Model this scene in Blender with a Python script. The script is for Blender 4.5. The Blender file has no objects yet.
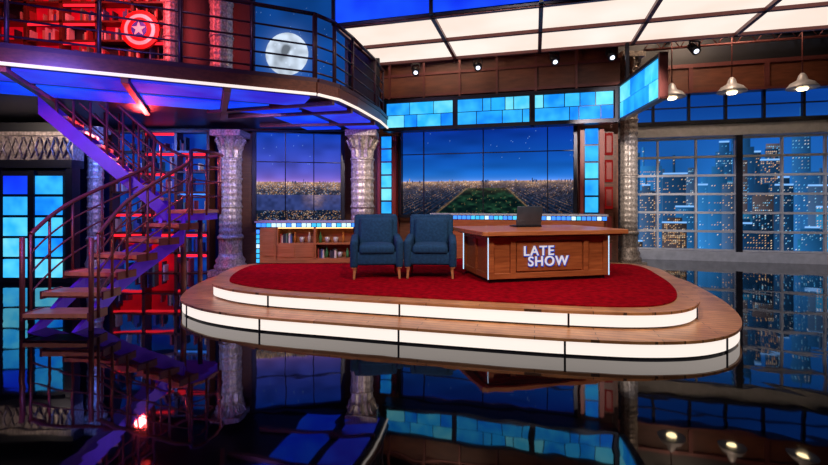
import bpy, bmesh, math, random
import numpy as np
from mathutils import Vector, Matrix
random.seed(7); np.random.seed(7)
S=bpy.context.scene
try:
    S.view_settings.view_transform='Standard'
    S.view_settings.look='None'
except Exception: pass
R15=math.radians(-15)
# ---------------------------------------------------------------- materials
def newmat(n):
    m=bpy.data.materials.new(n); m.use_nodes=True
    return m,m.node_tree.nodes,m.node_tree.links,m.node_tree.nodes['Principled BSDF']
def M(n,c,rough=.5,metal=0,var=.12,scale=8,bump=0,bscale=60,spec=.5):
    m,N,L,P=newmat(n)
    P.inputs['Roughness'].default_value=rough; P.inputs['Metallic'].default_value=metal; P.inputs['Specular IOR Level'].default_value=spec
    tc=N.new('ShaderNodeTexCoord'); no=N.new('ShaderNodeTexNoise'); no.inputs['Scale'].default_value=scale
    no.inputs['Detail'].default_value=4
    L.new(tc.outputs['Object'],no.inputs['Vector'])
    r=N.new('ShaderNodeValToRGB')
    r.color_ramp.elements[0].color=(*[x*(1-var) for x in c],1); r.color_ramp.elements[0].position=.3
    r.color_ramp.elements[1].color=(*[min(1,x*(1+var)) for x in c],1); r.color_ramp.elements[1].position=.7
    L.new(no.outputs['Fac'],r.inputs[0]); L.new(r.outputs[0],P.inputs['Base Color'])
    if bump:
        n2=N.new('ShaderNodeTexNoise'); n2.inputs['Scale'].default_value=bscale
        L.new(tc.outputs['Object'],n2.inputs['Vector'])
        b=N.new('ShaderNodeBump'); b.inputs['Strength'].default_value=bump; b.inputs['Distance'].default_value=.02
        L.new(n2.outputs['Fac'],b.inputs['Height']); L.new(b.outputs[0],P.inputs['Normal'])
    return m
def WOOD(n,c1,c2,st=(2,25,25),rough=.35,plank=0,rot=0):
    m,N,L,P=newmat(n); P.inputs['Roughness'].default_value=rough
    tc=N.new('ShaderNodeTexCoord'); mp=N.new('ShaderNodeMapping'); mp.inputs['Scale'].default_value=st
    no=N.new('ShaderNodeTexNoise'); no.inputs['Scale'].default_value=1.5; no.inputs['Detail'].default_value=5
    L.new(tc.outputs['Object'],mp.inputs[0]); L.new(mp.outputs[0],no.inputs['Vector'])
    r=N.new('ShaderNodeValToRGB'); r.color_ramp.elements[0].color=(*c1,1); r.color_ramp.elements[1].color=(*c2,1)
    r.color_ramp.elements[0].position=.3; r.color_ramp.elements[1].position=.7
    L.new(no.outputs['Fac'],r.inputs[0])
    if plank:
        mp2=N.new('ShaderNodeMapping'); mp2.inputs['Rotation'].default_value=(0,0,rot)
        L.new(tc.outputs['Object'],mp2.inputs[0])
        br=N.new('ShaderNodeTexBrick'); br.inputs['Scale'].default_value=1
        br.inputs['Brick Width'].default_value=1.2; br.inputs['Row Height'].default_value=plank
        br.inputs['Mortar Size'].default_value=.004
        br.inputs['Color1'].default_value=(1,1,1,1); br.inputs['Color2'].default_value=(.7,.7,.7,1); br.inputs['Mortar'].default_value=(.15,.15,.15,1)
        L.new(mp2.outputs[0],br.inputs['Vector'])
        mx=N.new('ShaderNodeMixRGB'); mx.blend_type='MULTIPLY'; mx.inputs[0].default_value=1
        L.new(r.outputs[0],mx.inputs[1]); L.new(br.outputs[0],mx.inputs[2]); L.new(mx.outputs[0],P.inputs['Base Color'])
    else: L.new(r.outputs[0],P.inputs['Base Color'])
    return m
def E(n,c,s=1,c2=None,scale=1.5):
    m,N,L,P=newmat(n); P.inputs['Base Color'].default_value=(*[x*.2 for x in c],1); P.inputs['Roughness'].default_value=.7; P.inputs['Specular IOR Level'].default_value=.1
    P.inputs['Emission Strength'].default_value=s
    if c2:
        tc=N.new('ShaderNodeTexCoord'); no=N.new('ShaderNodeTexNoise'); no.inputs['Scale'].default_value=scale
        L.new(tc.outputs['Object'],no.inputs['Vector'])
        r=N.new('ShaderNodeValToRGB'); r.color_ramp.elements[0].color=(*c,1); r.color_ramp.elements[1].color=(*c2,1)
        r.color_ramp.elements[0].position=.35; r.color_ramp.elements[1].position=.65
        L.new(no.outputs['Fac'],r.inputs[0]); L.new(r.outputs[0],P.inputs['Emission Color'])
    else: P.inputs['Emission Color'].default_value=(*c,1)
    return m
def ORN(n,c,sc=24):
    m,N,L,P=newmat(n); P.inputs['Metallic'].default_value=.35; P.inputs['Roughness'].default_value=.42
    tc=N.new('ShaderNodeTexCoord'); v=N.new('ShaderNodeTexVoronoi'); v.inputs['Scale'].default_value=sc
    mp=N.new('ShaderNodeMapping'); mp.inputs['Scale'].default_value=(1,1,.7)
    L.new(tc.outputs['Object'],mp.inputs[0]); L.new(mp.outputs[0],v.inputs['Vector'])
    r=N.new('ShaderNodeValToRGB'); r.color_ramp.elements[0].color=(*c,1); r.color_ramp.elements[1].color=(*[x*.4 for x in c],1)
    r.color_ramp.elements[0].position=.15; r.color_ramp.elements[1].position=.85
    L.new(v.outputs['Distance'],r.inputs[0]); L.new(r.outputs[0],P.inputs['Base Color'])
    b=N.new('ShaderNodeBump'); b.inputs['Strength'].default_value=.35; b.inputs['Distance'].default_value=.01; b.invert=True
    L.new(v.outputs['Distance'],b.inputs['Height']); L.new(b.outputs[0],P.inputs['Normal'])
    return m
black=M('black_paint',(.008,.008,.011),.5)
darkm=M('dark_metal',(.02,.02,.03),.35,.6)
bronze=M('bronze_metal',(.17,.05,.045),.4,.3)
railm=M('dark_rail_metal',(.055,.022,.03),.4,.3)
steel=M('grey_steel',(.44,.44,.46),.4,.2)
orn=ORN('carved_pewter',(.70,.60,.52),30)
ornt=ORN('carved_plaster',(.5,.40,.34))
wood=WOOD('desk_wood',(.24,.06,.018),(.42,.12,.036))
woodt=WOOD('desk_top_wood',(.32,.09,.028),(.52,.18,.06))
woodd=WOOD('dark_wood',(.07,.02,.01),(.13,.04,.018))
cabw=WOOD('cabinet_wood',(.3,.10,.03),(.45,.17,.06))
plank=WOOD('stage_planks',(.44,.18,.07),(.66,.31,.12),(3,3,3),.35,.09,math.radians(15))
tread=WOOD('tread_wood',(.42,.19,.08),(.60,.30,.14),(6,6,6))
brownw=WOOD('brown_beam',(.10,.028,.014),(.19,.06,.028),(2,9,9),.5)
redw=M('red_panel',(.20,.022,.015),.45)
fabric=M('blue_fabric',(.013,.048,.11),.9,0,.25,30,.3,220,.15)
carpet=M('red_carpet',(.25,.0008,.006),1,0,.4,14,.4,300,.03)
whitep=E('lit_white',(1,.88,.80),1.0)
canp=E('canopy_glow',(1,.89,.80),1.06,(.95,.77,.66),.7)
blues=[E('pane_blue%d'%i,c,s,c2,2.5) for i,(c,c2,s) in enumerate([((.005,.20,.95),(.02,.42,1),1.15),((.02,.42,1),(.10,.66,1),1.15),((.005,.24,.9),(.04,.5,1),1.1),((.06,.55,.9),(.22,.8,.95),1.1)])]
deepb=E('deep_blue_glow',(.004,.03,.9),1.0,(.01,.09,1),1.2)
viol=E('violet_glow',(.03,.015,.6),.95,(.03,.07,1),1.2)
redg=E('red_glow',(.9,.004,.012),.7,(.25,.0,.01),1.8)
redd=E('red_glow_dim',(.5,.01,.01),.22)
redg2=E('red_glow_bright',(1,.015,.03),1.6)
cool=E('led_cool',(.5,.75,1),1.5)
ledb=E('led_blue',(.05,.25,1),1.5)
warm=E('bulb_warm',(1,.75,.4),10)
navyg=E('navy_glow',(.004,.03,.35),.6,(.01,.12,.6),2)
purp=M('purple_stringer',(.08,.02,.42),.4,.1); 
purp.node_tree.nodes['Principled BSDF'].inputs['Emission Color'].default_value=(.08,.012,.6,1)
purp.node_tree.nodes['Principled BSDF'].inputs['Emission Strength'].default_value=.2
# ---------------------------------------------------------------- builder
class B:
    def __init__(s,name,loc=(0,0,0),rot=0):
        s.n=name; s.loc=loc; s.rot=rot; s.bm=bmesh.new(); s.m=[]
    def mi(s,mat):
        if mat not in s.m: s.m.append(mat)
        return s.m.index(mat)
    def face(s,vs,mat,sm=False):
        try: f=s.bm.faces.new(vs)
        except ValueError: return None
        f.material_index=s.mi(mat); f.smooth=sm; return f
    def hexa(s,P8,mat):
        v=[s.bm.verts.new(p) for p in P8]
        for q in ((0,2,3,1),(4,5,7,6),(0,1,5,4),(2,6,7,3),(0,4,6,2),(1,3,7,5)): s.face([v[i] for i in q],mat)
    def box(s,x0,x1,y0,y1,z0,z1,mat,T=None):
        v=[Vector((x,y,z)) for z in (z0,z1) for y in (y0,y1) for x in (x0,x1)]
        if T: v=[T@p for p in v]
        s.hexa(v,mat)
    def rbox(s,c,sz,r,mat,seg=3,T=None,bulge=0):
        b=bmesh.new(); bmesh.ops.create_cube(b,size=1)
        bmesh.ops.scale(b,vec=sz,verts=b.verts)
        bmesh.ops.bevel(b,geom=list(b.edges),offset=r,segments=seg,profile=.5,affect='EDGES')
        if bulge:
            bmesh.ops.subdivide_edges(b,edges=[e for e in b.edges if e.calc_length()>r*2.5],cuts=4,use_grid_fill=True)
            for v in b.verts:
                k=(1-(2*v.co.x/sz[0])**2)*(1-(2*v.co.y/sz[1])**2 if sz[1]>sz[2] else 1-(2*v.co.z/sz[2])**2)
                k=max(0,k)
                if sz[1]>sz[2]:
                    if v.co.z>0: v.co.z+=bulge*k
                elif v.co.y<0: v.co.y-=bulge*k
        bmesh.ops.translate(b,vec=c,verts=b.verts)
        if T: bmesh.ops.transform(b,matrix=T,verts=b.verts)
        mp={v:s.bm.verts.new(v.co) for v in b.verts}
        for f in b.faces: s.face([mp[v] for v in f.verts],mat,True)
        b.free()
    def tube(s,pts,r,mat,n=8,r1=None,closed=False,cap=True):
        pts=[Vector(p) for p in pts]; rings=[]
        up=Vector((0,0,1))
        for i,p in enumerate(pts):
            a=pts[max(0,i-1)]; b=pts[min(len(pts)-1,i+1)]
            t=(b-a).normalized()
            ref=up if abs(t.z)<.95 else Vector((1,0,0))
            x=t.cross(ref).normalized(); y=x.cross(t)
            rr=r if r1 is None else r+(r1-r)*i/(len(pts)-1)
            rings.append([s.bm.verts.new(p+(x*math.cos(2*math.pi*(k+.5)/n)+y*math.sin(2*math.pi*(k+.5)/n))*rr) for k in range(n)])
        for a,b in zip(rings,rings[1:]):
            for k in range(n): s.face([a[k],a[(k+1)%n],b[(k+1)%n],b[k]],mat,n>5)
        if cap: s.face(rings[0][::-1],mat); s.face(rings[-1],mat)
    def lathe(s,prof,c,mat,n=24,flute=0,fn=None):
        rings=[]
        for r,z in prof:
            rg=[]
            for k in range(n):
                a=2*math.pi*k/n; rr=r*(1-flute*(k%2))
                if fn: rr*=fn(a,z)
                rg.append(s.bm.verts.new((c[0]+rr*math.cos(a),c[1]+rr*math.sin(a),z)))
            rings.append(rg)
        for a,b in zip(rings,rings[1:]):
            for k in range(n): s.face([a[k],a[(k+1)%n],b[(k+1)%n],b[k]],mat,flute==0)
        s.face(rings[0][::-1],mat); s.face(rings[-1],mat)
    def prism(s,pts,z0,z1,mat,side=None):
        a=[s.bm.verts.new((x,y,z0)) for x,y in pts]; b=[s.bm.verts.new((x,y,z1)) for x,y in pts]
        s.face(a[::-1],mat); s.face(b,mat); n=len(pts)
        for k in range(n): s.face([a[k],a[(k+1)%n],b[(k+1)%n],b[k]],side or mat)
    def disc(s,c,r,y0,y1,mat,n=40):
        a=[s.bm.verts.new((c[0]+r*math.cos(2*math.pi*k/n),y0,c[1]+r*math.sin(2*math.pi*k/n))) for k in range(n)]
        b=[s.bm.verts.new((v.co.x,y1,v.co.z)) for v in a]
        s.face(a,mat); s.face(b[::-1],mat)
        for k in range(n): s.face([a[k],b[k],b[(k+1)%n],a[(k+1)%n]],mat)
    def done(s,bevel=0,seg=2,parent=None):
        bmesh.ops.recalc_face_normals(s.bm,faces=s.bm.faces)
        me=bpy.data.meshes.new(s.n); s.bm.to_mesh(me); s.bm.free()
        for m in s.m: me.materials.append(m)
        o=bpy.data.objects.new(s.n,me); S.collection.objects.link(o)
        o.location=s.loc; o.rotation_euler=(0,0,s.rot)
        if parent: o.parent=parent
        if bevel:
            md=o.modifiers.new('bev','BEVEL'); md.width=bevel; md.segments=seg; md.limit_method='ANGLE'
        return o
def mondrian(b,u0,u1,v,z0,z1,rows=2,fr=darkm,mats=blues,d=.05,g=.018):
    def bx(a0,a1,d0,d1,c0,c1,m): b.box(a0,a1,v+d0,v+d1,c0,c1,m)
    bx(u0,u1,0.02,d+.06,z0,z1,fr)
    h=(z1-z0)/rows
    for r in range(rows):
        cuts=[u0]
        while cuts[-1]<u1-.05:
            nx=cuts[-1]+random.choice([.18,.3,.42,.55,.7])
            cuts.append(u1 if nx>u1-.15 else nx)
        for a,c in zip(cuts,cuts[1:]):
            bx(a+g/2,c-g/2,0,.03,z0+r*h+g/2,z0+(r+1)*h-g/2,random.choice(mats))
am,N_,L_,P_=newmat('screen_image')
at=N_.new('ShaderNodeAttribute'); at.attribute_name='Col'
P_.inputs['Base Color'].default_value=(0,0,0,1); P_.inputs['Roughness'].default_value=.8; P_.inputs['Specular IOR Level'].default_value=0
L_.new(at.outputs['Color'],P_.inputs['Emission Color']); P_.inputs['Emission Strength'].default_value=1.25
def screen(name,loc,rot,w,h,img,parent=None):
    ny,nx,_=img.shape
    X,Z=np.meshgrid(np.linspace(0,w,nx),np.linspace(0,h,ny))
    V=np.stack([X.ravel(),np.zeros(X.size),Z.ravel()],1)
    I=np.arange(nx*ny).reshape(ny,nx)
    F=np.stack([I[:-1,:-1],I[:-1,1:],I[1:,1:],I[1:,:-1]],-1).reshape(-1,4)
    me=bpy.data.meshes.new(name); me.from_pydata(V.tolist(),[],F.tolist())
    ca=me.color_attributes.new('Col','FLOAT_COLOR','POINT')
    c=np.ones((nx*ny,4),dtype=np.float32); c[:,:3]=img.reshape(-1,3); ca.data.foreach_set('color',c.ravel())
    me.materials.append(am)
    o=bpy.data.objects.new(name,me); S.collection.objects.link(o); o.location=loc; o.rotation_euler=(0,0,rot)
    if parent: o.parent=parent
    return o
def lerp(a,b,t): return np.array(a)*(1-t)+np.array(b)*t
def smooth2(nx,ny,cx,cy):
    g=np.random.rand(cy+2,cx+2); X=np.linspace(0,cx,nx); Y=np.linspace(0,cy,ny)
    xi=X.astype(int); yi=Y.astype(int); fx=X-xi; fy=Y-yi; fx=fx*fx*(3-2*fx); fy=fy*fy*(3-2*fy)
    a=g[np.ix_(yi,xi)]; b_=g[np.ix_(yi,xi+1)]; c=g[np.ix_(yi+1,xi)]; d=g[np.ix_(yi+1,xi+1)]
    return (a*(1-fx)+b_*fx)*(1-fy)[:,None]+(c*(1-fx)+d*fx)*fy[:,None]
pal=np.array([(1,.5,.18),(1,.72,.42),(.4,.55,.9),(.8,.35,.12)])
def img_aerial(nx,ny,th,low,high,park=True,glow=(.03,.16,.35)):
    """night aerial: sky gradient, hazy warm horizon, street-light speckle, dark park or water"""
    im=np.zeros((ny,nx,3)); cl=smooth2(nx,ny,7,14); den=smooth2(nx,ny,26,30); fine=smooth2(nx,ny,nx//3,ny//2); patch=smooth2(nx,ny,34,40)
    x=np.arange(nx)/nx
    for j in range(ny):
        t=j/(ny-1)
        if t>th:
            k=(t-th)/(1-th); im[j,:]=lerp(low,high,min(1,k**.55))*(.75+.5*cl[j])[:,None]
            im[j,:]+=np.array(glow)*math.exp(-k*9)*.5
            im[j,:]+=np.array((.12,.07,.05))*math.exp(-k*30)
            if k>.35: im[j,np.random.rand(nx)<.0009]=(.25,.45,.8)
        else:
            k=t/th
            im[j,:]=lerp((.003,.008,.022),(.014,.024,.055),k)*(.3+1.2*fine[j])[:,None]
            if park:
                vx=.5; spread=(1.25-k)
                ph=(x-vx)/spread*24
                av=np.clip(np.cos(ph*2*math.pi)-.75,0,1)/.25
                im[j,:]+=np.outer(av*(.2+1.0*fine[j])*(.1+1.0*den[j]**1.5),(.34,.17,.06))*(.4+.4*k)
                m=np.random.rand(nx)<(.04+.16*k**4)*(.1+2.2*den[j]**2)
                cols=pal[np.random.randint(0,4,nx)]*(np.random.rand(nx,1)**1.5)
                im[j,m]+=cols[m]*(.40+.55*k**3)
                if k<.80:
                    lx=vx-.10-.20*(.8-k)/.8; rx=vx+.13+.17*(.8-k)/.8
                    f=(1/(1+np.exp(-(x-lx)*120))*1/(1+np.exp((x-rx)*120)))[:,None]
                    g=np.outer(.05+1.9*patch[j]**2*(.4+.8*fine[j]),(.007,.030,.013))+np.array((.001,.004,.006))
                    sp=(np.random.rand(nx)<.010)[:,None]*np.array((.25,.17,.06))
                    im[j,:]=im[j,:]*(1-f)+(g+sp)*f
                    for e_ in(lx,rx):
                        e=np.exp(-((x-e_)/.005)**2)*(.2+.6*np.random.rand(nx)); im[j,:]+=np.outer(e,(.40,.21,.07))*.7
            else:
                if k>.66:
                    m=np.random.rand(nx)<.26*(.1+2.0*den[j]**1.5); im[j,m]+=(pal[np.random.randint(0,4,nx)]*(np.random.rand(nx,1)**1.3))[m]*.85
                elif k<.26:
                    m=np.random.rand(nx)<.20*(.1+1.8*den[j]**1.5); im[j,m]+=(pal[np.random.randint(0,4,nx)]*(np.random.rand(nx,1)**1.3))[m]*.8
                else:
                    im[j,:]=np.array((.025,.04,.15))*(.6+.7*den[j])[:,None]+np.outer((cl[0]*1.2)**6,(.5,.28,.10))*max(0,(k-.25)*2.0)*(.5+fine[j])[:,None]
            im[j,:]+=np.array((.34,.19,.10))*(k**10)*(.3+den[j]+.5*fine[j])[:,None]
    for _ in range(nx//6):
        xx=random.randint(0,nx-4); hh=int(random.uniform(.005,.02 if random.random()<.88 else .045)*ny)+1; y=int(th*ny)
        im[y-2:y+hh,xx:xx+random.randint(1,2)]=np.array(random.choice([(.02,.04,.10),(.015,.03,.07),(.22,.15,.11),(.34,.24,.16)]))
    return im
def img_city(nx,ny,w,h):
    im=np.zeros((ny,nx,3)); cl=smooth2(nx,ny,9,6)
    for j in range(ny):
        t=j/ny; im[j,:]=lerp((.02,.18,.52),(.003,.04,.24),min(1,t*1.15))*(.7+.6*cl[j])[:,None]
    sx=nx/w; sz=ny/h
    for layer in range(4):
        for _ in range(int(w*(2.6,2.2,2.0,2.0)[layer])):
            bw=random.uniform(.25,.75); x0=random.uniform(-.3,w); bh=random.uniform(*((1.8,3.6),(1.4,3.1),(1.0,2.3),(.4,1.3))[layer])
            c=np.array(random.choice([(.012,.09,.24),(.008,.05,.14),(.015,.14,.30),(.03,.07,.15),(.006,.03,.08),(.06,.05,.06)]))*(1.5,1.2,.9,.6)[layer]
            parts=[(x0,bw,bh)]
            if random.random()<.5: parts.append((x0+bw*.2,bw*.6,bh*1.1))
            if random.random()<.3: parts.append((x0+bw*.4,bw*.12,bh*1.22))
            sty=random.random(); pw=random.choice([2,2,3]); ph=random.choice([2,3,3,4]); lit=random.uniform(.12,.65)
            for (xa,wa,ha) in parts[::-1]:
                a,b_=int(max(0,xa*sx)),int(min(nx,(xa+wa)*sx)); t_=min(ny-2,int(ha*sz))
                if b_-a<2: continue
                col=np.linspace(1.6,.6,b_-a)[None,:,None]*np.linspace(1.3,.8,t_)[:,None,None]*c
                im[:t_,a:b_]=col
                if random.random()<.35: im[t_-2:t_,a:b_]=np.array((.2,.45,.9))
                for yy in range(2,t_-2,ph):
                    rl=lit*random.choice([.2,.6,1,1,1.8])
                    for xx in range(a+1,b_-1,pw):
                        if random.random()<rl:
                            cc=random.choice([(1,.6,.28),(1,.76,.5),(.9,.45,.18)]) if sty<.4 else random.choice([(.10,.48,.95),(.3,.7,1),(.85,.85,.85)])
                            im[yy,xx]=np.array(cc)*random.uniform(.3,1.15)
    return im
# ---------------------------------------------------------------- room shell
fm,N,L,P=newmat('glossy_black_floor')
P.inputs['Base Color'].default_value=(.002,.002,.003,1); P.inputs['Roughness'].default_value=.03
P.inputs['IOR'].default_value=1.75
tc=N.new('ShaderNodeTexCoord'); n1=N.new('ShaderNodeTexNoise'); n1.inputs['Scale'].default_value=1.5; n1.inputs['Detail'].default_value=2; n1.inputs['Distortion'].default_value=.4
L.new(tc.outputs['Object'],n1.inputs['Vector']); bp=N.new('ShaderNodeBump'); bp.inputs['Strength'].default_value=.13; bp.inputs['Distance'].default_value=.02
L.new(n1.outputs['Fac'],bp.inputs['Height']); L.new(bp.outputs[0],P.inputs['Normal'])
b=B('floor'); b.box(-11,17,-4,17,-.1,0,fm); b.done()
b=B('ceiling'); b.box(-11,17,-4,17,6.6,6.7,black); b.done()
b=B('wall_left'); b.box(-11,-10.9,-4,17,0,6.6,black); b.done()
b=B('wall_right'); b.box(16.9,17,-4,17,0,6.6,black); b.done()
b=B('wall_back'); b.box(-10.9,16.9,16.8,16.9,0,6.6,black); b.done()
b=B('wall_front'); b.box(-10.9,16.9,-4,-3.9,0,6.6,black); b.done()
b=B('wall_centre',rot=R15)
b.box(-4.0,1.78,10.75,10.9,0,6.2,brownw)
for u in (-3.55,1.0,1.7): b.box(u-.04,u+.04,10.71,10.75,0,6,woodd)
b.done()
b=B('wall_centre_return',rot=R15); b.box(1.62,1.77,10.9,13.0,0,6.2,woodd); b.done()
# ---------------------------------------------------------------- stage
ctrl=[(-3.55,7.6),(-3.42,6.8),(-3.2,6.2),(-2.88,5.84),(-2.45,5.54),(-1.81,5.27),(-0.9,5.02),(-.06,4.8),(.8,4.59),(1.58,4.42),(2.27,4.33),(2.85,4.40),(3.34,4.68),(3.76,5.2),(4.14,6.0),(4.42,6.9),(4.62,7.8),(4.5,8.5),(4.05,8.86),(2.5,9.27),(.9,9.65),(0,9.5),(-1.0,9.0),(-2.4,8.95),(-3.1,8.8),(-3.5,8.3)]
def cr(P,n=8):
    out=[]; k=len(P)
    for i in range(k):
        p0,p1,p2,p3=[Vector(P[(i+j-1)%k]) for j in range(4)]
        for q in range(n):
            t=q/n
            out.append(.5*((2*p1)+(-p0+p2)*t+(2*p0-5*p1+4*p2-p3)*t*t+(-p0+3*p1-3*p2+p3)*t**3))
    return out
outer=cr(ctrl)
def inset(P,d):
    k=len(P); o=[]
    for i in range(k):
        t=(P[(i+2)%k]-P[i-2]).normalized(); o.append(P[i]+Vector((-t.y,t.x))*d)
    return o
up=inset(outer,.40); cp=inset(outer,.62)
def stage_tier(b,P,z0,z1,seams):
    ins=inset(P,.035)
    b.prism([tuple(p) for p in ins],z0,z1-.03,darkm)
    b.prism([tuple(p) for p in inset(P,-.015)],z1-.03,z1,plank)
    k=len(P); a=inset(P,.005)
    for i in range(k):
        p,q=a[i],a[(i+1)%k]
        va=[b.bm.verts.new((p.x,p.y,z0+.02)),b.bm.verts.new((q.x,q.y,z0+.02)),b.bm.verts.new((q.x,q.y,z1-.032)),b.bm.verts.new((p.x,p.y,z1-.032))]
        b.face(va,whitep)
        for sxx in seams:
            if p.x<sxx<=q.x and p.y<7:
                t=(q-p).normalized(); n=Vector((t.y,-t.x)); o=p+n*.004
                T=Matrix.Translation((o.x,o.y,0))@Matrix.Rotation(math.atan2(t.y,t.x),4,'Z')
                b.box(-.01,.01,-.008,.02,z0,z1-.03,darkm,T)
b=B('stage_platform')
stage_tier(b,outer,0,.18,(-3.0,-1.8,-.06,1.58,3.2)); stage_tier(b,up,.18,.36,(-1.78,-.1,1.7,3.25))
b.done()
b=B('red_carpet'); b.prism([tuple(p) for p in cp],.36,.375,carpet); b.done(.004)
# ---------------------------------------------------------------- desk
b=B('talk_show_desk',(1.97,6.52,.377),math.radians(12.8))
b.box(-.92,.92,.03,1.0,0,.06,darkm)
b.box(-.93,.93,.02,1.02,.05,.66,wood)
for z0,z1 in((.05,.13),(.59,.66)): b.box(-.95,.95,-.01,.05,z0,z1,wood); b.box(-.96,-.9,0,1.03,z0,z1,wood); b.box(.9,.96,0,1.03,z0,z1,wood)
for x in(-.95,.87,-.62,.54): b.box(x,x+.08,-.015,.05,.05,.66,wood)
for y in(0,.47,.95): b.box(-.965,-.9,y,y+.08,.05,.66,wood); b.box(.9,.965,y,y+.08,.05,.66,wood)
b.box(-.52,.52,-.002,.03,.15,.57,wood)
for x in(-.965,.955): b.box(x-.002,x+.010,-.022,-.01,.05,.66,cool)
b.box(-.968,-.955,1.0,1.04,.05,.66,cool)
b.prism([(-1.02,-.14),(1.2,-.14),(1.27,-.05),(1.24,.55),(1.1,1.3),(-1.05,1.3),(-1.12,1.2),(-1.08,-.1)],.67,.73,woodt)
b.prism([(-.98,-.08),(1.14,-.08),(1.16,.5),(1.0,1.2),(-1.0,1.2)],.64,.67,woodd)
desk=b.done(.006)
cool2=E('letter_silver',(.80,.74,.82),.75); lback=E('letter_back_blue',(.02,.08,.6),.7)
def text(body,x,z,size,nm,off=.002,y=-.022,mat=cool2):
    cu=bpy.data.curves.new(nm,'FONT'); cu.body=body; cu.size=size; cu.extrude=.008; cu.align_x='CENTER'; cu.offset=off; cu.space_character=1.14
    cu.materials.append(mat)
    o=bpy.data.objects.new(nm,cu); S.collection.objects.link(o)
    dg=bpy.context.evaluated_depsgraph_get(); me=bpy.data.meshes.new_from_object(o.evaluated_get(dg))
    bpy.data.objects.remove(o)
    o=bpy.data.objects.new(nm,me); S.collection.objects.link(o)
    o.rotation_euler=(math.pi/2,0,0); o.location=(x,y,z); o.parent=desk; return o
text('LATE',-.19,.375,.195,'sign_letters_top'); text('SHOW',-.04,.225,.195,'sign_letters_bottom')
text('LATE',-.178,.367,.195,'sign_letters_top_back',.010,-.010,lback); text('SHOW',-.028,.217,.195,'sign_letters_bottom_back',.010,-.010,lback)
b=B('laptop',(1.86,7.3,1.11),math.radians(12))
b.box(-.22,.22,-.02,.26,0,.02,darkm)
T=Matrix.Translation((0,-.0,.02))@Matrix.Rotation(math.radians(10),4,'X')
b.rbox((0,0,.16),(.44,.018,.32),.008,M('laptop_shell',(.06,.07,.09),.35,.4),2,T)
b.done()
# ---------------------------------------------------------------- armchairs
legw=WOOD('leg_wood',(.35,.12,.04),(.5,.2,.08))
def chair(loc,rot):
    b=B('armchair',loc,rot)
    b.rbox((0,-.0,.30),(.66,.68,.2),.035,fabric)
    b.rbox((0,-.07,.43),(.53,.60,.13),.045,fabric,3,None,.025)
    Tb=Matrix.Translation((0,.26,.3))@Matrix.Rotation(math.radians(-9),4,'X')
    b.rbox((0,.03,.32),(.70,.13,.65),.05,fabric,3,Tb)
    b.rbox((0,-.06,.35),(.54,.12,.46),.05,fabric,3,Tb,.03)
    for sx in(-1,1):
        Ta=Matrix.Translation((sx*.335,-.01,.40))@Matrix.Rotation(math.radians(4),4,'X')
        b.rbox((0,0,-.01),(.115,.72,.42),.045,fabric,4,Ta)
        b.box(sx*.335-.03,sx*.335+.03,-.345,-.29,.16,.24,legw)
        b.tube([(sx*.32,-.30,.21),(sx*.335,-.325,0)],.034,legw,4,.02)
        b.tube([(sx*.3,.27,.21),(sx*.32,.33,0)],.034,legw,4,.02)
    return b.done()
chair((-.58,6.95,.381),math.radians(6)); chair((.26,6.98,.381),math.radians(-4))
# ---------------------------------------------------------------- counters
bookm=[M('book%d'%i,c,.6) for i,c in enumerate([(.5,.35,.2),(.35,.04,.03),(.05,.1,.25),(.6,.55,.45),(.1,.2,.12),(.02,.02,.03)])]
botm=[M('bottle%d'%i,c,.15) for i,c in enumerate([(.4,.15,.03),(.05,.2,.08),(.5,.45,.4)])]
shelfled=E('shelf_light',(1,.55,.22),4)
def counter(name,loc,rot,w,h,fill=True):
    b=B(name,loc,rot)
    b.box(0,w,.33,.38,0,h-.03,woodd); b.box(-.02,w+.02,-.03,.4,h-.03,h,steel)
    b.box(0,.07,.0,.38,0,h-.03,darkm); b.box(w-.05,w,0,.38,0,h-.03,darkm)
    b.box(0,w,.0,.33,h-.12,h-.03,darkm)
    n=int(w/.09)
    for i in range(n):
        b.box(i*w/n+.008,(i+1)*w/n-.008,-.012,.0,h-.11,h-.04,random.choice([cool,ledb,ledb,blues[1]]))
    for j in range(int((h-.12)/.09)):
        b.box(.008,.062,-.012,0,j*.09+.01,j*.09+.08,random.choice([cool,ledb,blues[1]]))
    if fill:
        b.box(.07,w,0,.33,0,.08,cabw); b.box(.07,w,.3,.33,0,h-.12,cabw)
        b.box(.1,w-.06,.02,.05,h-.135,h-.125,shelfled)
        xs=[.07,.38,1.08,w-.05]
        for x in xs[1:-1]: b.box(x-.02,x+.02,0,.33,.05,h-.12,cabw)
        b.box(.07,.38,.0,.02,.08,h-.12,cabw); b.box(.12,.33,-.012,.0,.14,.56,cabw)
        b.box(.38,w,.02,.33,.34,.365,cabw)
        b.box(.38,1.08,.0,.02,.08,.34,cabw); b.box(.42,.71,-.01,.0,.11,.31,cabw); b.box(.75,1.04,-.01,0,.11,.31,cabw)
        for sz,x0,x1 in((.365,.42,1.05),(.365,1.12,1.75),(.08,1.12,1.75)):
            x=x0
            while x<x1-.1:
                k=random.random()
                if k<.2:
                    for _ in range(4): t=random.uniform(.02,.035); b.box(x,x+t,.08,.25,sz,sz+random.uniform(.13,.2),random.choice(bookm)); x+=t+.003
                elif k<.65:
                    b.lathe([(.028,sz),(.03,sz+.11),(.012,sz+.15),(.012,sz+.2)],(x+.04,.15),random.choice(botm),12); x+=.11
                else: b.lathe([(.025,sz),(.045,sz+.05),(.05,sz+.1),(.02,sz+.11)],(x+.06,.15),steel,12); x+=.16
    else: b.box(.07,w,0,.33,0,h-.12,wood)
    return b.done()
counter('bar_counter',(-2.93,8.35,.377),math.radians(2),1.85,.78)
counter('low_credenza',(.35,9.22,.377),R15,3.35,.9,False)
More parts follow.
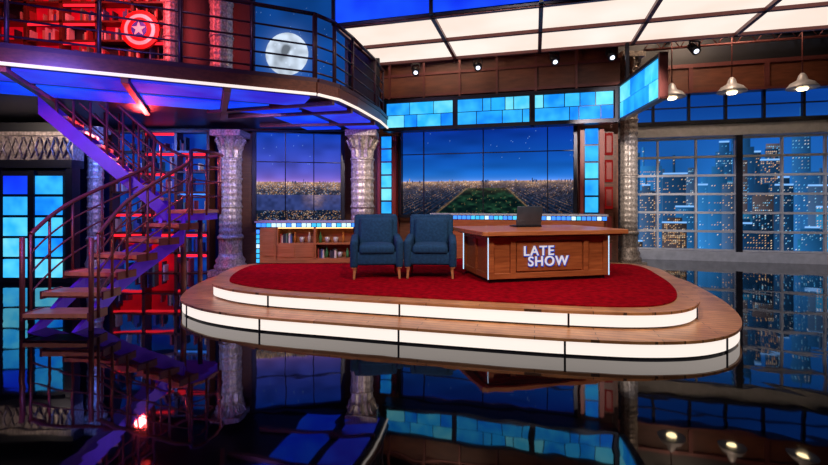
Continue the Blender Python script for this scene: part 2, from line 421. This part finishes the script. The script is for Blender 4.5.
# ---------------------------------------------------------------- columns
def column(x,y,z0,z1,r=.23,mat=orn,flare=1.32):
    b=B('carved_column',(x,y,z0)); h=z1-z0
    b.box(-r*1.45,r*1.45,-r*1.45,r*1.45,0,.12,mat)
    b.lathe([(r*1.4,.12),(r*1.4,.2),(r*1.2,.24),(r*1.3,.3),(r*1.05,.38),(r*1.0,.45)],(0,0),mat)
    hc=.55
    b.lathe([(r*1.0,.45),(r*1.0,.75)],(0,0),mat,24,.08)
    b.lathe([(r*1.12,.75),(r*1.14,.79),(r*.98,.84)],(0,0),mat)
    za=.84; zb=h-hc; ns=int((zb-za)/.02)
    def lat(a,z):
        q=math.cos(5*a+z*24)*math.cos(5*a-z*24)
        return 1+.05*(abs(q)**.6)*(1 if q>0 else -1)
    b.lathe([(r*.95,za+(zb-za)*i/ns) for i in range(ns+1)],(0,0),mat,60,0,lat)
    for zz in(za+(zb-za)*.36,za+(zb-za)*.72,zb-.03): b.lathe([(r*.9,zz-.03),(r*1.06,zz-.015),(r*1.06,zz+.015),(r*.9,zz+.03)],(0,0),mat)
    b.lathe([(r*.95,h-hc),(r*1.0,h-hc+.15),(r*1.15,h-hc+.2),(r*1.0,h-hc+.24),(r*1.1,h-.2),(r*flare,h-.12)],(0,0),mat,24,.14)
    for k in range(8):
        a=k*math.pi/4; c,s_=math.cos(a),math.sin(a)
        b.tube([(c*r*1.0,s_*r*1.0,h-.34),(c*r*1.15,s_*r*1.15,h-.25),(c*r*1.32,s_*r*1.32,h-.17),(c*r*1.4,s_*r*1.4,h-.22)],.04,mat,6,.02)
    b.box(-r*flare,r*flare,-r*flare,r*flare,h-.12,h,mat)
    return b.done()
column(-3.83,9.4,0,2.98); column(-1.08,9.42,0,2.98,.24)
column(5.08,10.65,0,5.0,.2)
column(-6.3,8.9,0,2.98,.14)
column(-3.85,9.0,3.28,6.55,.22); column(-4.85,9.0,3.28,6.55,.15)
# ---------------------------------------------------------------- screens centre
Rm=Matrix.Rotation(R15,3,'Z')
screen('city_view_screen',Rm@Vector((-3.12,10.6,1.2)),R15,3.95,2.0,img_aerial(340,172,.40,(.006,.13,.52),(.002,.024,.24)))
def wframe(name,loc,rot,w,h,xs,zs,mat,t=.04,d=.08,outer=.08,z0=0):
    b=B(name,loc,rot)
    b.box(-outer,0,-d,d,z0-outer,h+outer,mat); b.box(w,w+outer,-d,d,z0-outer,h+outer,mat)
    b.box(-outer,w+outer,-d,d,h,h+outer,mat); b.box(-outer,w+outer,-d,d,z0-outer,z0,mat)
    for x in xs: b.box(x-t/2,x+t/2,-d*.5,d*.5,z0,h,mat)
    for z in zs: b.box(0,w,-d*.45,d*.45,z-t/2,z+t/2,mat)
    return b.done()
wframe('window_1',Rm@Vector((-3.12,10.5,1.2)),R15,3.95,2.0,[.55,1.97,3.4],[1.45],darkm,.02,.06,.07)
la=math.atan(.2)
screen('dusk_view_screen',(-3.5,9.98,1.1),la,1.85,1.95,img_aerial(160,170,.44,(.09,.09,.44),(.005,.04,.38),False,(.3,.08,.18)))
wframe('window_2',(-3.48,9.93,1.1),la,1.85,1.95,[.62,1.24],[1.3],darkm,.02,.05,.08)
b=B('wall_left_lower',(-3.9,10.02,0),la); b.box(-.3,2.6,.0,.12,0,3.05,woodd); b.done()
def lit_pillar(u,w,z0,z1,n):
    b=B('lit_pillar',rot=R15)
    b.box(u,u+w,10.32,10.5,z0,z1,darkm); b.box(u-.07,u,10.28,10.55,0,z1,redw); b.box(u+w,u+w+.09,10.28,10.55,0,z1,redw); b.box(u,u+w,10.3,10.55,0,z0,redw)
    h=(z1-z0)/n
    for i in range(n): b.box(u+.03,u+w-.03,10.29,10.32,z0+i*h+.02,z0+(i+1)*h-.02,random.choice(blues))
    b.done()
lit_pillar(-3.6,.3,.9,3.1,7); lit_pillar(1.02,.32,.9,3.1,6)
b=B('door_1',rot=R15)
b.box(1.45,1.65,10.5,10.69,0,3.1,woodd)
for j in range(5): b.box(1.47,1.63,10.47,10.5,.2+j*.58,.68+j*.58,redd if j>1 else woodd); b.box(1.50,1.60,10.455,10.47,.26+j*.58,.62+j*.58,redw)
b.done()
# blue fascia
b=B('lit_fascia',rot=R15)
for a in(-3.32,-1.68,-.04): mondrian(b,a+.04,a+1.58,9.8,3.2,3.76)
b.box(-3.36,1.62,9.78,9.95,3.12,3.2,darkm); b.box(-3.36,1.62,9.78,9.95,3.76,3.84,darkm)
for u in(-3.36,-1.72,-.08,1.56): b.box(u,u+.08,9.77,9.95,3.12,3.84,darkm)
b.box(-3.36,1.62,9.95,10.2,3.14,3.2,woodd)
b.done()
p0=Rm@Vector((1.64,9.82,0)); p1=Rm@Vector((1.93,7.85,0)); dv=p1-p0
b=B('lit_fascia',(p0.x,p0.y,0),math.atan2(dv.y,dv.x)); Lr=dv.length
mondrian(b,.06,Lr-.05,0,3.18,3.82)
b.box(0,Lr,-.02,.10,3.14,3.18,darkm); b.box(0,Lr,-.02,.10,3.82,3.88,darkm); b.box(Lr-.05,Lr,-.03,.10,3.14,3.88,bronze); b.box(0,.06,-.03,.10,3.14,3.88,darkm)
b.box(.3,.35,.02,.08,3.88,4.6,darkm)
b.done()
b=B('trim_1',rot=R15)
b.box(-3.6,1.75,10.35,10.65,4.05,4.5,brownw); b.box(-3.6,1.75,10.33,10.67,4.5,4.56,bronze); b.box(-3.6,1.75,10.33,10.67,4.0,4.06,bronze)
for u in np.arange(-3.4,1.7,.85): b.box(u,u+.05,10.31,10.35,3.9,5.4,bronze)
b.box(-3.6,1.75,10.4,10.6,5.0,5.4,brownw)
b.done()
b=B('lighting_truss',rot=R15)
for v,z in((10.9,5.3),(12.2,5.25)):
    for dz in(0,.3): b.tube([(2.6,v,z+dz),(10.5,v,z+dz)],.03,bronze,8)
    for u in np.arange(2.6,10.4,.4): b.tube([(u,v,z),(u+.2,v,z+.3),(u+.4,v,z)],.014,bronze,6)
for u in(3.4,5.8,8.2): b.box(u-.08,u+.08,9.9,13.1,5.7,5.9,brownw)
b.box(2.4,10.4,11.5,11.75,5.64,5.7,brownw)
for u in(3.4,5.8,8.2): b.box(u-.02,u+.02,11.6,11.64,5.6,6.6,black)
b.done()
# canopy
b=B('ceiling_light_canopy',rot=R15)
us=[-3.4+1.75*i for i in range(8)]; vs=[7.35,8.47,9.6]
for a,c in zip(us,us[1:]):
    for p,q in zip(vs,vs[1:]): b.box(a+.03,c-.03,p+.03,q-.03,4.64,4.67,canp)
for u in us: b.box(u-.035,u+.035,7.3,9.65,4.58,4.72,bronze)
for v in vs: b.box(us[0]-.04,us[-1]+.04,v-.035,v+.035,4.58,4.72,bronze)
b.box(us[0],us[-1],7.4,9.6,4.68,4.74,black)
for a,c in zip(us,us[1:]): b.box(a+.03,c-.03,7.26,7.3,4.66,5.3,deepb)
b.box(us[0]-.04,us[-1],7.3,7.36,4.6,5.4,darkm)
for u in us: b.box(u-.03,u+.03,7.22,7.32,4.6,5.4,darkm)
b.box(us[0]-.09,us[0]-.05,7.4,9.6,4.66,5.3,deepb)
for u in us[::2]:
    for v in(7.6,9.4): b.tube([(u,v,4.7),(u,v,6.6)],.025,darkm)
b.done()
# ---------------------------------------------------------------- right window wall
b=B('window_3',rot=R15)
V0=13.2
def fr(u0,u1,z0,z1,t,nu,nz,mat):
    for i in range(nu+1):
        u=u0+(u1-u0)*i/nu; b.box(u-t/2,u+t/2,V0-.04,V0+.04,z0,z1,mat)
    for j in range(nz+1):
        z=z0+(z1-z0)*j/nz; tt=t*(1.25 if j else 1); b.box(u0,u1,V0-.05,V0+.035,z-tt/2,z+tt/2,mat)
for a in(2.2,5.0,7.8): fr(a+.05,a+2.74,.27,3.15,.045,3,6,steel)
for u in(2.2,5.0,7.8,10.6): b.box(u-.07,u+.07,V0-.1,V0+.1,0,3.2,darkm)
b.box(1.6,10.6,V0-.15,V0+.1,0,.24,steel)
b.box(1.6,10.6,V0-.12,V0+.12,3.2,3.55,steel); b.box(1.6,10.6,V0-.18,V0+.12,3.5,3.6,darkm)
for i in range(11): b.box(2.2+.84*i-.03,2.2+.84*i+.03,V0-.05,V0+.05,3.6,4.35,darkm)
b.box(2.2,10.6,V0-.03,V0+.03,3.95,3.98,darkm)
b.done()
b=B('wall_upper_right',rot=R15); b.box(1.6,10.6,V0-.15,V0+.15,4.35,4.95,brownw); b.box(1.6,10.6,V0-.2,V0+.1,4.95,5.05,bronze); b.box(1.6,10.6,V0-.2,V0+.1,4.3,4.36,bronze); b.box(1.6,10.6,V0,V0+.15,5.05,6.5,black)
for u in np.arange(2.2,10.6,1.68): b.box(u-.05,u+.05,V0-.2,V0-.15,4.35,4.95,bronze)
b.done()
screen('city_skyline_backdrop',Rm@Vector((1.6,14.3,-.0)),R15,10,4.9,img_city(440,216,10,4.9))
for u,z in((3.04,3.9),(4.24,3.95),(5.56,3.95),(6.9,3.95)):
    p=Rm@Vector((u,11.5,0))
    b=B('pendant_lamp',(p.x,p.y,z))
    b.lathe([(.29,0),(.28,.03),(.21,.12),(.10,.18),(.07,.28),(.03,.33)],(0,0),steel,24)
    b.lathe([(.0,-.05),(.08,-.04),(.12,.02),(.07,.06)],(0,0),warm,16)
    b.tube([(0,0,.31),(0,0,5.63-z)],.014,bronze,6); b.done()
sl=E('lens_glow',(.8,.85,1),2.5)
for u in(-2.6,-1.2,.4,1.5,3.0):
    p=Rm@Vector((u,9.85,0)); b=B('stage_spotlight',(p.x,p.y,4.5))
    b.tube([(0,0,.12),(0,0,2.1)],.015,black,6)
    b.tube([(0,.12,.08),(0,-.06,-.08)],.07,black,14,.085); b.tube([(0,-.06,-.08),(0,-.066,-.086)],.045,sl,14)
    b.box(-.1,-.085,-.02,.02,-.02,.14,black); b.box(.085,.1,-.02,.02,-.02,.14,black); b.box(-.1,.1,-.02,.02,.12,.14,black); b.done()
# ---------------------------------------------------------------- balcony
edge=[Vector(p) for p in [(-8.5,3.4),(-4.72,5.13),(-1.45,6.62),(-1.2,6.95),(-1.0,7.6),(-.72,8.8),(-.62,9.6)]]
b=B('balcony_deck')
poly=[tuple(p) for p in edge]+[(-.7,9.7),(-10.5,9.7),(-10.5,3.4)]
b.prism(poly,3.09,3.27,darkm)
def along(e,f):
    t=(f-e); L=t.length; ang=math.atan2(t.y,t.x); return L,Matrix.Translation((e.x,e.y,0))@Matrix.Rotation(ang,4,'Z')
for e,f in zip(edge,edge[1:]):
    L_e,T=along(e,f)
    b.box(0,L_e,-.05,.0,3.1,3.27,woodd,T)
    b.box(0,L_e,-.075,-.045,3.07,3.105,whitep,T)
    n=max(1,round(L_e/1.35))
    for i in range(n):
        a,c=L_e*i/n+.06,L_e*(i+1)/n-.06
        if L_e<.6: continue
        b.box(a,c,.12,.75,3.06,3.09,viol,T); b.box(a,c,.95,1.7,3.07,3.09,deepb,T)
        b.box(L_e*i/n-.04,L_e*i/n+.04,.05,2.4,3.02,3.09,bronze,T)
b.done()
b=B('balcony_railing')
for e,f in zip(edge,edge[1:]):
    L_e,T=along(e+Vector((0,.06)),f+Vector((0,.06)))
    b.box(0,L_e,-.07,.08,3.275,3.34,railm,T)
    n=max(1,round(L_e/.95))
    for i in range(n+1):
        b.tube([T@Vector((L_e*i/n,.05,3.28)),T@Vector((L_e*i/n,.05,4.32))],.026,railm,8)
    for z,r in((4.32,.03),(4.05,.014),(3.85,.014),(3.65,.014),(3.45,.014)):
        b.tube([T@Vector((0,.05,z)),T@Vector((L_e,.05,z))],r,railm,8)
b.done()
b=B('wall_balcony'); b.box(-10.8,-.75,9.78,9.9,3.06,6.6,black); b.done()
def shelf(name,x0,x1,y,z0,z1,rows,cols,pr,alt=black,led=None):
    b=B(name); led=led if led is not None else .4*pr
    w=(x1-x0)/cols; h=(z1-z0)/rows
    for i in range(cols):
        for j in range(rows): b.box(x0+i*w,x0+(i+1)*w,y+.26,y+.3,z0+j*h,z0+(j+1)*h,redg if random.random()<pr else alt)
    for i in range(cols+1): b.box(x0+i*w-.03,x0+i*w+.03,y,y+.3,z0,z1,woodd)
    for j in range(rows+1): b.box(x0,x1,y,y+.3,z0+j*h-.02 if j else z0,z0+j*h+.02,woodd)
    for j in range(rows):
        for i in range(cols):
            if random.random()<led+.03: b.box(x0+i*w+.04,x0+(i+1)*w-.04,y+.02,y+.04,z0+(j+1)*h-.08,z0+(j+1)*h-.03,redg2)
            elif random.random()<.15: b.box(x0+i*w+.04,x0+(i+1)*w-.04,y+.02,y+.04,z0+(j+1)*h-.06,z0+(j+1)*h-.03,ledb)
            x=x0+i*w+.05
            while x<x0+(i+1)*w-.08:
                if random.random()<.6:
                    t=random.uniform(.02,.05); b.box(x,x+t,y+.06,y+.22,z0+j*h+.02,z0+j*h+random.uniform(.4,.75)*h,random.choice(bookm)); x+=t+.004
                else: x+=random.uniform(.05,.2)
    return b.done()
shelf('red_bookcase',-10.4,-5.15,9.42,3.28,6.5,8,7,.6)
shelf('red_bookcase',-6.4,-4.35,9.5,.0,3.0,7,3,.2,navyg,.5)
rd=M('shield_red',(.6,.01,.01),.3,.3); wh=M('shield_white',(.8,.8,.8),.3,.3); bl=M('shield_blue',(.02,.06,.4),.3,.3)
for m_,c_ in((rd,(.7,.01,.01)),(wh,(.7,.6,.6)),(bl,(.02,.05,.4))):
    p_=m_.node_tree.nodes['Principled BSDF']; p_.inputs['Emission Color'].default_value=(*c_,1); p_.inputs['Emission Strength'].default_value=.2
b=B('round_shield',(-5.69,9.36,5.09))
for i,(r,m_) in enumerate([(.40,rd),(.32,wh),(.245,rd),(.16,bl)]): b.disc((0,0),r,-.02-.012*i,.04,m_)
pts=[]
for k in range(10):
    r=.15 if k%2==0 else .06; a=math.pi/2+k*math.pi/5; pts.append((r*math.cos(a),r*math.sin(a)))
va=[b.bm.verts.new((x,-.068,z)) for x,z in pts]; b.face(va,wh)
vb=[b.bm.verts.new((x,-.05,z)) for x,z in pts]
for k in range(10): b.face([va[k],va[(k+1)%10],vb[(k+1)%10],vb[k]],wh)
b.done()
nx,ny=260,400; w,h=1.95,3.1
im=np.zeros((ny,nx,3)); X,Z=np.meshgrid(np.linspace(0,w,nx),np.linspace(0,h,ny))
im[:]=(.004,.055,.27); im*= (1-.4*(Z/h))[...,None]*(.7+.6*smooth2(nx,ny,5,8))[...,None]
im[np.random.rand(ny,nx)<.001]=(.4,.6,1)
mr=.46; cx,cz=.68,1.40; d=np.hypot(X-cx,Z-cz); mo=d<mr
tex=np.ones_like(X)*.82+.5*(smooth2(nx,ny,18,28)-.5)
for _ in range(16):
    a=random.uniform(.5,4.2); r=random.uniform(0,.34); q=random.uniform(.05,.14)
    dd=np.hypot(X-cx-r*math.cos(a),Z-cz-r*math.sin(a)); tex-=random.uniform(.14,.36)*np.exp(-(dd/q)**2*1.5)
for _ in range(14):
    a=random.uniform(0,6.28); r=random.uniform(0,.40)
    dd=np.hypot(X-cx-r*math.cos(a),Z-cz-r*math.sin(a)); tex+=.2*np.exp(-(dd/.02)**2)
im[mo]=np.clip(tex[mo,None],.2,1.0)*np.array((.58,.68,.82))
gl=np.exp(-np.maximum(0,d-mr)/.12)*.10; im+=(~mo*gl)[...,None]*np.array((.4,.6,1))
screen('moon_screen',(-3.42,9.7,3.3),0,w,h,im)
wframe('window_4',(-3.42,9.62,3.35),0,w,h-.15,[],[],darkm,.03,.05,.07)
# ---------------------------------------------------------------- left lower area
b=B('wall_left_rear'); b.box(-10.8,-4.3,9.9,10.0,0,3.05,M('navy_wall',(.012,.02,.09),.5)); b.done()
b=B('glass_door')
b.box(-7.75,-6.5,8.45,8.55,0,2.1,darkm)
for i in range(2):
    for j in range(5):
        b.box(-7.68+i*.58,-7.18+i*.58,8.41,8.45,.1+j*.39,.1+j*.39+.34,random.choice([blues[0],blues[2],deepb,blues[1],blues[3]]))
b.box(-7.2,-7.08,8.38,8.45,0,2.1,darkm); b.box(-8.0,-7.75,8.4,8.6,0,2.15,darkm); b.box(-6.5,-6.38,8.4,8.6,0,2.15,darkm)
b.done()
b=B('trim_2'); b.box(-10.8,-6.38,8.38,8.7,2.15,2.3,darkm); b.box(-10.8,-6.38,8.42,8.7,2.3,2.75,ornt); b.box(-10.8,-6.38,8.36,8.7,2.75,2.82,ornt); b.box(-10.8,-8.0,8.42,8.6,0,2.15,darkm); b.box(-10.8,-6.38,8.42,8.7,2.82,3.0,black)
for x in np.arange(-10.6,-6.5,.3): b.tube([(x,8.4,2.32),(x+.15,8.4,2.7),(x+.3,8.4,2.32)],.022,ornt,6); b.tube([(x,8.4,2.72),(x+.15,8.4,2.35),(x+.3,8.4,2.72)],.022,ornt,6)
b.done()
# ---------------------------------------------------------------- switchback staircase
b=B('switchback_staircase')
RI=.198
low=[(-4.24,5.46,90),(-4.25,5.74,88),(-4.22,6.04,82),(-4.08,6.34,74),(-3.90,6.63,68),(-3.74,6.90,66)]
LW=.38
left=[];right=[]
for i,(x,y,h) in enumerate(low):
    z=RI*(i+1); a=math.radians(h); s_=Vector((math.sin(a),-math.cos(a)))
    c=Vector((x,y)); T=Matrix.Translation((x,y,0))@Matrix.Rotation(a-math.pi/2,4,'Z')
    b.box(-LW,LW,-.15,.17,z-.05,z,tread,T); b.box(-LW+.02,LW-.02,-.13,.15,z-.075,z-.05,bronze,T)
    for sx in(-1,1): b.box(sx*(LW+.015)-.012,sx*(LW+.015)+.012,-.15,.17,z-.09,z+.01,bronze,T)
    l=c-s_*(LW+.03); r=c+s_*(LW+.03); left.append(Vector((l.x,l.y,z))); right.append(Vector((r.x,r.y,z)))
ZL=RI*7
b.prism([(-4.06,7.05),(-3.5,7.0),(-3.34,7.2),(-3.30,7.6),(-3.45,7.85),(-4.06,7.9)],ZL-.05,ZL,tread)
b.prism([(-4.06,7.07),(-3.5,7.02),(-3.36,7.2),(-3.32,7.6),(-3.45,7.83),(-4.06,7.88)],ZL-.16,ZL-.05,purp)
d=Vector((-.205,-.088)).normalized(); nf=Vector((-d.y,d.x))
if nf.y>0: nf=-nf
st0=Vector((-4.02,7.47)); go=.205; UW=.41; upl=[];upr=[]
aT=math.atan2(d.y,d.x)
for i in range(1,9):
    z=ZL+RI*i; c=st0+d*go*i; T=Matrix.Translation((c.x,c.y,0))@Matrix.Rotation(aT,4,'Z')
    if i<8: b.box(-.13,.13,-UW,UW,z-.045,z,tread,T)
    l=c+nf*(UW+.03); r=c-nf*(UW+.03); upl.append(Vector((l.x,l.y,z))); upr.append(Vector((r.x,r.y,z)))
def vrib(pts,lo,hi,th,mat):
    for p,q in zip(pts,pts[1:]):
        t=Vector((q.x-p.x,q.y-p.y)).normalized(); n=Vector((t.y,-t.x,0))*th/2
        v=[p-n+Vector((0,0,lo)),q-n+Vector((0,0,lo)),p+n+Vector((0,0,lo)),q+n+Vector((0,0,lo)),p-n+Vector((0,0,hi)),q-n+Vector((0,0,hi)),p+n+Vector((0,0,hi)),q+n+Vector((0,0,hi))]
        b.hexa([Vector((w_.x,w_.y,min(3.02,max(0,w_.z)))) for w_ in v],mat)
mixp=lambda t:[l*(1-t)+r*t for l,r in zip(left,right)]
e0=lambda P:[P[0]+(P[0]-P[1])*.8]+P
endL=Vector((-4.05,7.08,ZL))
vrib(e0(mixp(.82))+[Vector((-3.6,7.05,ZL))],-.30,-.08,.05,purp); vrib(e0(mixp(.2))+[Vector((-3.98,7.08,ZL))],-.26,-.08,.05,purp)
uf=[Vector((*(st0+nf*(UW+.03)),ZL))]+upl; ub=[Vector((*(st0-nf*(UW+.03)),ZL))]+upr
vrib(uf,-.20,.05,.05,purp); vrib(ub,-.20,.05,.05,purp)
D2=Vector((0,0,-.2)); D1=Vector((0,0,-.17))
for (p,q),(r,s_) in zip(zip(uf,uf[1:]),zip(ub,ub[1:])):
    b.hexa([p+D2,q+D2,r+D2,s_+D2,p+D1,q+D1,r+D1,s_+D1],purp)
def crs(P,n=6):
    P=[P[0]]+P+[P[-1]]; o=[]
    for i in range(1,len(P)-2):
        for q in range(n):
            t=q/n; p0,p1,p2,p3=P[i-1:i+3]
            o.append(.5*((2*p1)+(-p0+p2)*t+(2*p0-5*p1+4*p2-p3)*t*t+(-p0+3*p1-3*p2+p3)*t**3))
    return o+[P[-1]]
def rails(base):
    C=crs(base)
    for off,r in((.93,.026),(.70,.012),(.46,.012),(.22,.012)):
        run=[p+Vector((0,0,off)) for p in C if p.z+off<3.0]
        if len(run)>1: b.tube(run,r,bronze,8)
    for p in base:
        b.tube([p+Vector((0,0,-.08)),Vector((p.x,p.y,min(p.z+.93,3.0)))],.017,bronze,8)
rails(left+[endL+Vector((-.03,-.03,0))]+upl)
V3=Vector
rails(right+[V3((-3.45,6.99,ZL)),V3((-3.31,7.18,ZL)),V3((-3.27,7.6,ZL)),V3((-3.42,7.87,ZL)),V3((-4.0,7.92,ZL))]+upr)
for x,y in((-3.66,7.15),(-3.66,7.7),(-3.98,7.75)): b.tube([(x,y,0),(x,y,ZL-.15)],.04,bronze,12)
for w_ in(left[0],right[0]): b.tube([V3((w_.x,w_.y-.12,0)),V3((w_.x,w_.y-.12,1.1))],.028,bronze,10)
b.done()
# ---------------------------------------------------------------- lights
def area(n,loc,tgt,size,e,c):
    l=bpy.data.lights.new(n,'AREA'); l.energy=e; l.color=c; l.size=size; l.shape='DISK'
    o=bpy.data.objects.new(n,l); S.collection.objects.link(o); o.location=loc
    o.rotation_euler=(Vector(tgt)-Vector(loc)).to_track_quat('-Z','Y').to_euler(); return o
def spot(n,loc,tgt,e,c,ang=50,r=.08):
    l=bpy.data.lights.new(n,'SPOT'); l.energy=e; l.color=c; l.spot_size=math.radians(ang); l.spot_blend=.5; l.shadow_soft_size=r
    o=bpy.data.objects.new(n,l); S.collection.objects.link(o); o.location=loc
    o.rotation_euler=(Vector(tgt)-Vector(loc)).to_track_quat('-Z','Y').to_euler(); return o
spot('key_light',(-1.5,1.0,5.6),(0,7,.6),850,(1,.86,.78),50)
spot('key_light_desk',(3.6,1.2,5.8),(2,6.8,.6),850,(1,.84,.74),45)
spot('stage_wash',(1,4.0,6.3),(.7,7.2,.3),650,(1,.8,.72),80)
spot('stair_light',(-2.8,2.0,2.9),(-4.3,6.3,.9),230,(1,.6,.45),42)
spot('stair_red',(-5.6,3.6,2.9),(-3.9,7.0,1.6),200,(1,.04,.05),60)
spot('column_light_a',(-1.5,5.2,2.6),(-3.87,9.35,1.9),430,(1,.84,.72),22)
spot('column_light_b',(-.2,5.6,3.4),(-1.1,9.4,2.2),450,(1,.84,.72),22)
spot('column_light_c',(2.6,5.5,3.6),(5.08,10.65,2.6),1000,(1,.86,.76),34)
spot('window_light',(4.2,4.2,5.4),(8.6,11.2,2.3),1400,(.85,.85,1),55)
area('blue_wash_left',(-4,4.3,3.0),(-4.4,7,1.3),.8,60,(.2,.15,1))
spot('blue_wash_columns',(-2.6,7.4,2.95),(-2.8,9.5,1),130,(.25,.25,1),130,.1)
spot('red_wash_stairs',(-5.2,8.6,2.7),(-4.2,6.6,1.2),260,(1,.05,.05),120,.1)
area('blue_wash_rear',(-5.6,8.0,2.8),(-5.5,9.9,1.2),.4,45,(.1,.2,1))
area('frieze_wash',(-7.4,7.2,2.9),(-7.2,8.5,2.5),.3,12,(1,.8,.65))
area('red_wash_balcony',(-6,7.2,5.8),(-6,9.6,4.6),1.5,150,(1,.08,.1))
area('balcony_rail_wash',(-2.5,4.2,5.8),(-3.2,6.0,3.8),.6,40,(.6,.4,.9))
area('beam_wash',(0,8.8,6.2),(0,10.6,4.3),1.5,80,(1,.7,.5))
area('beam_wash_b',(6.5,9.8,6.3),(7.2,12,4.6),1.5,170,(1,.7,.5))
w=bpy.data.worlds.new('World'); S.world=w; w.use_nodes=True
w.node_tree.nodes['Background'].inputs[0].default_value=(.03,.03,.08,1); w.node_tree.nodes['Background'].inputs[1].default_value=.2
cam=bpy.data.cameras.new('Camera'); co=bpy.data.objects.new('Camera',cam); S.collection.objects.link(co)
co.location=(0,0,1.53); co.rotation_euler=(math.pi/2,0,0); cam.sensor_width=36; cam.lens=19.565; cam.shift_y=-.038; cam.clip_end=100
S.camera=co
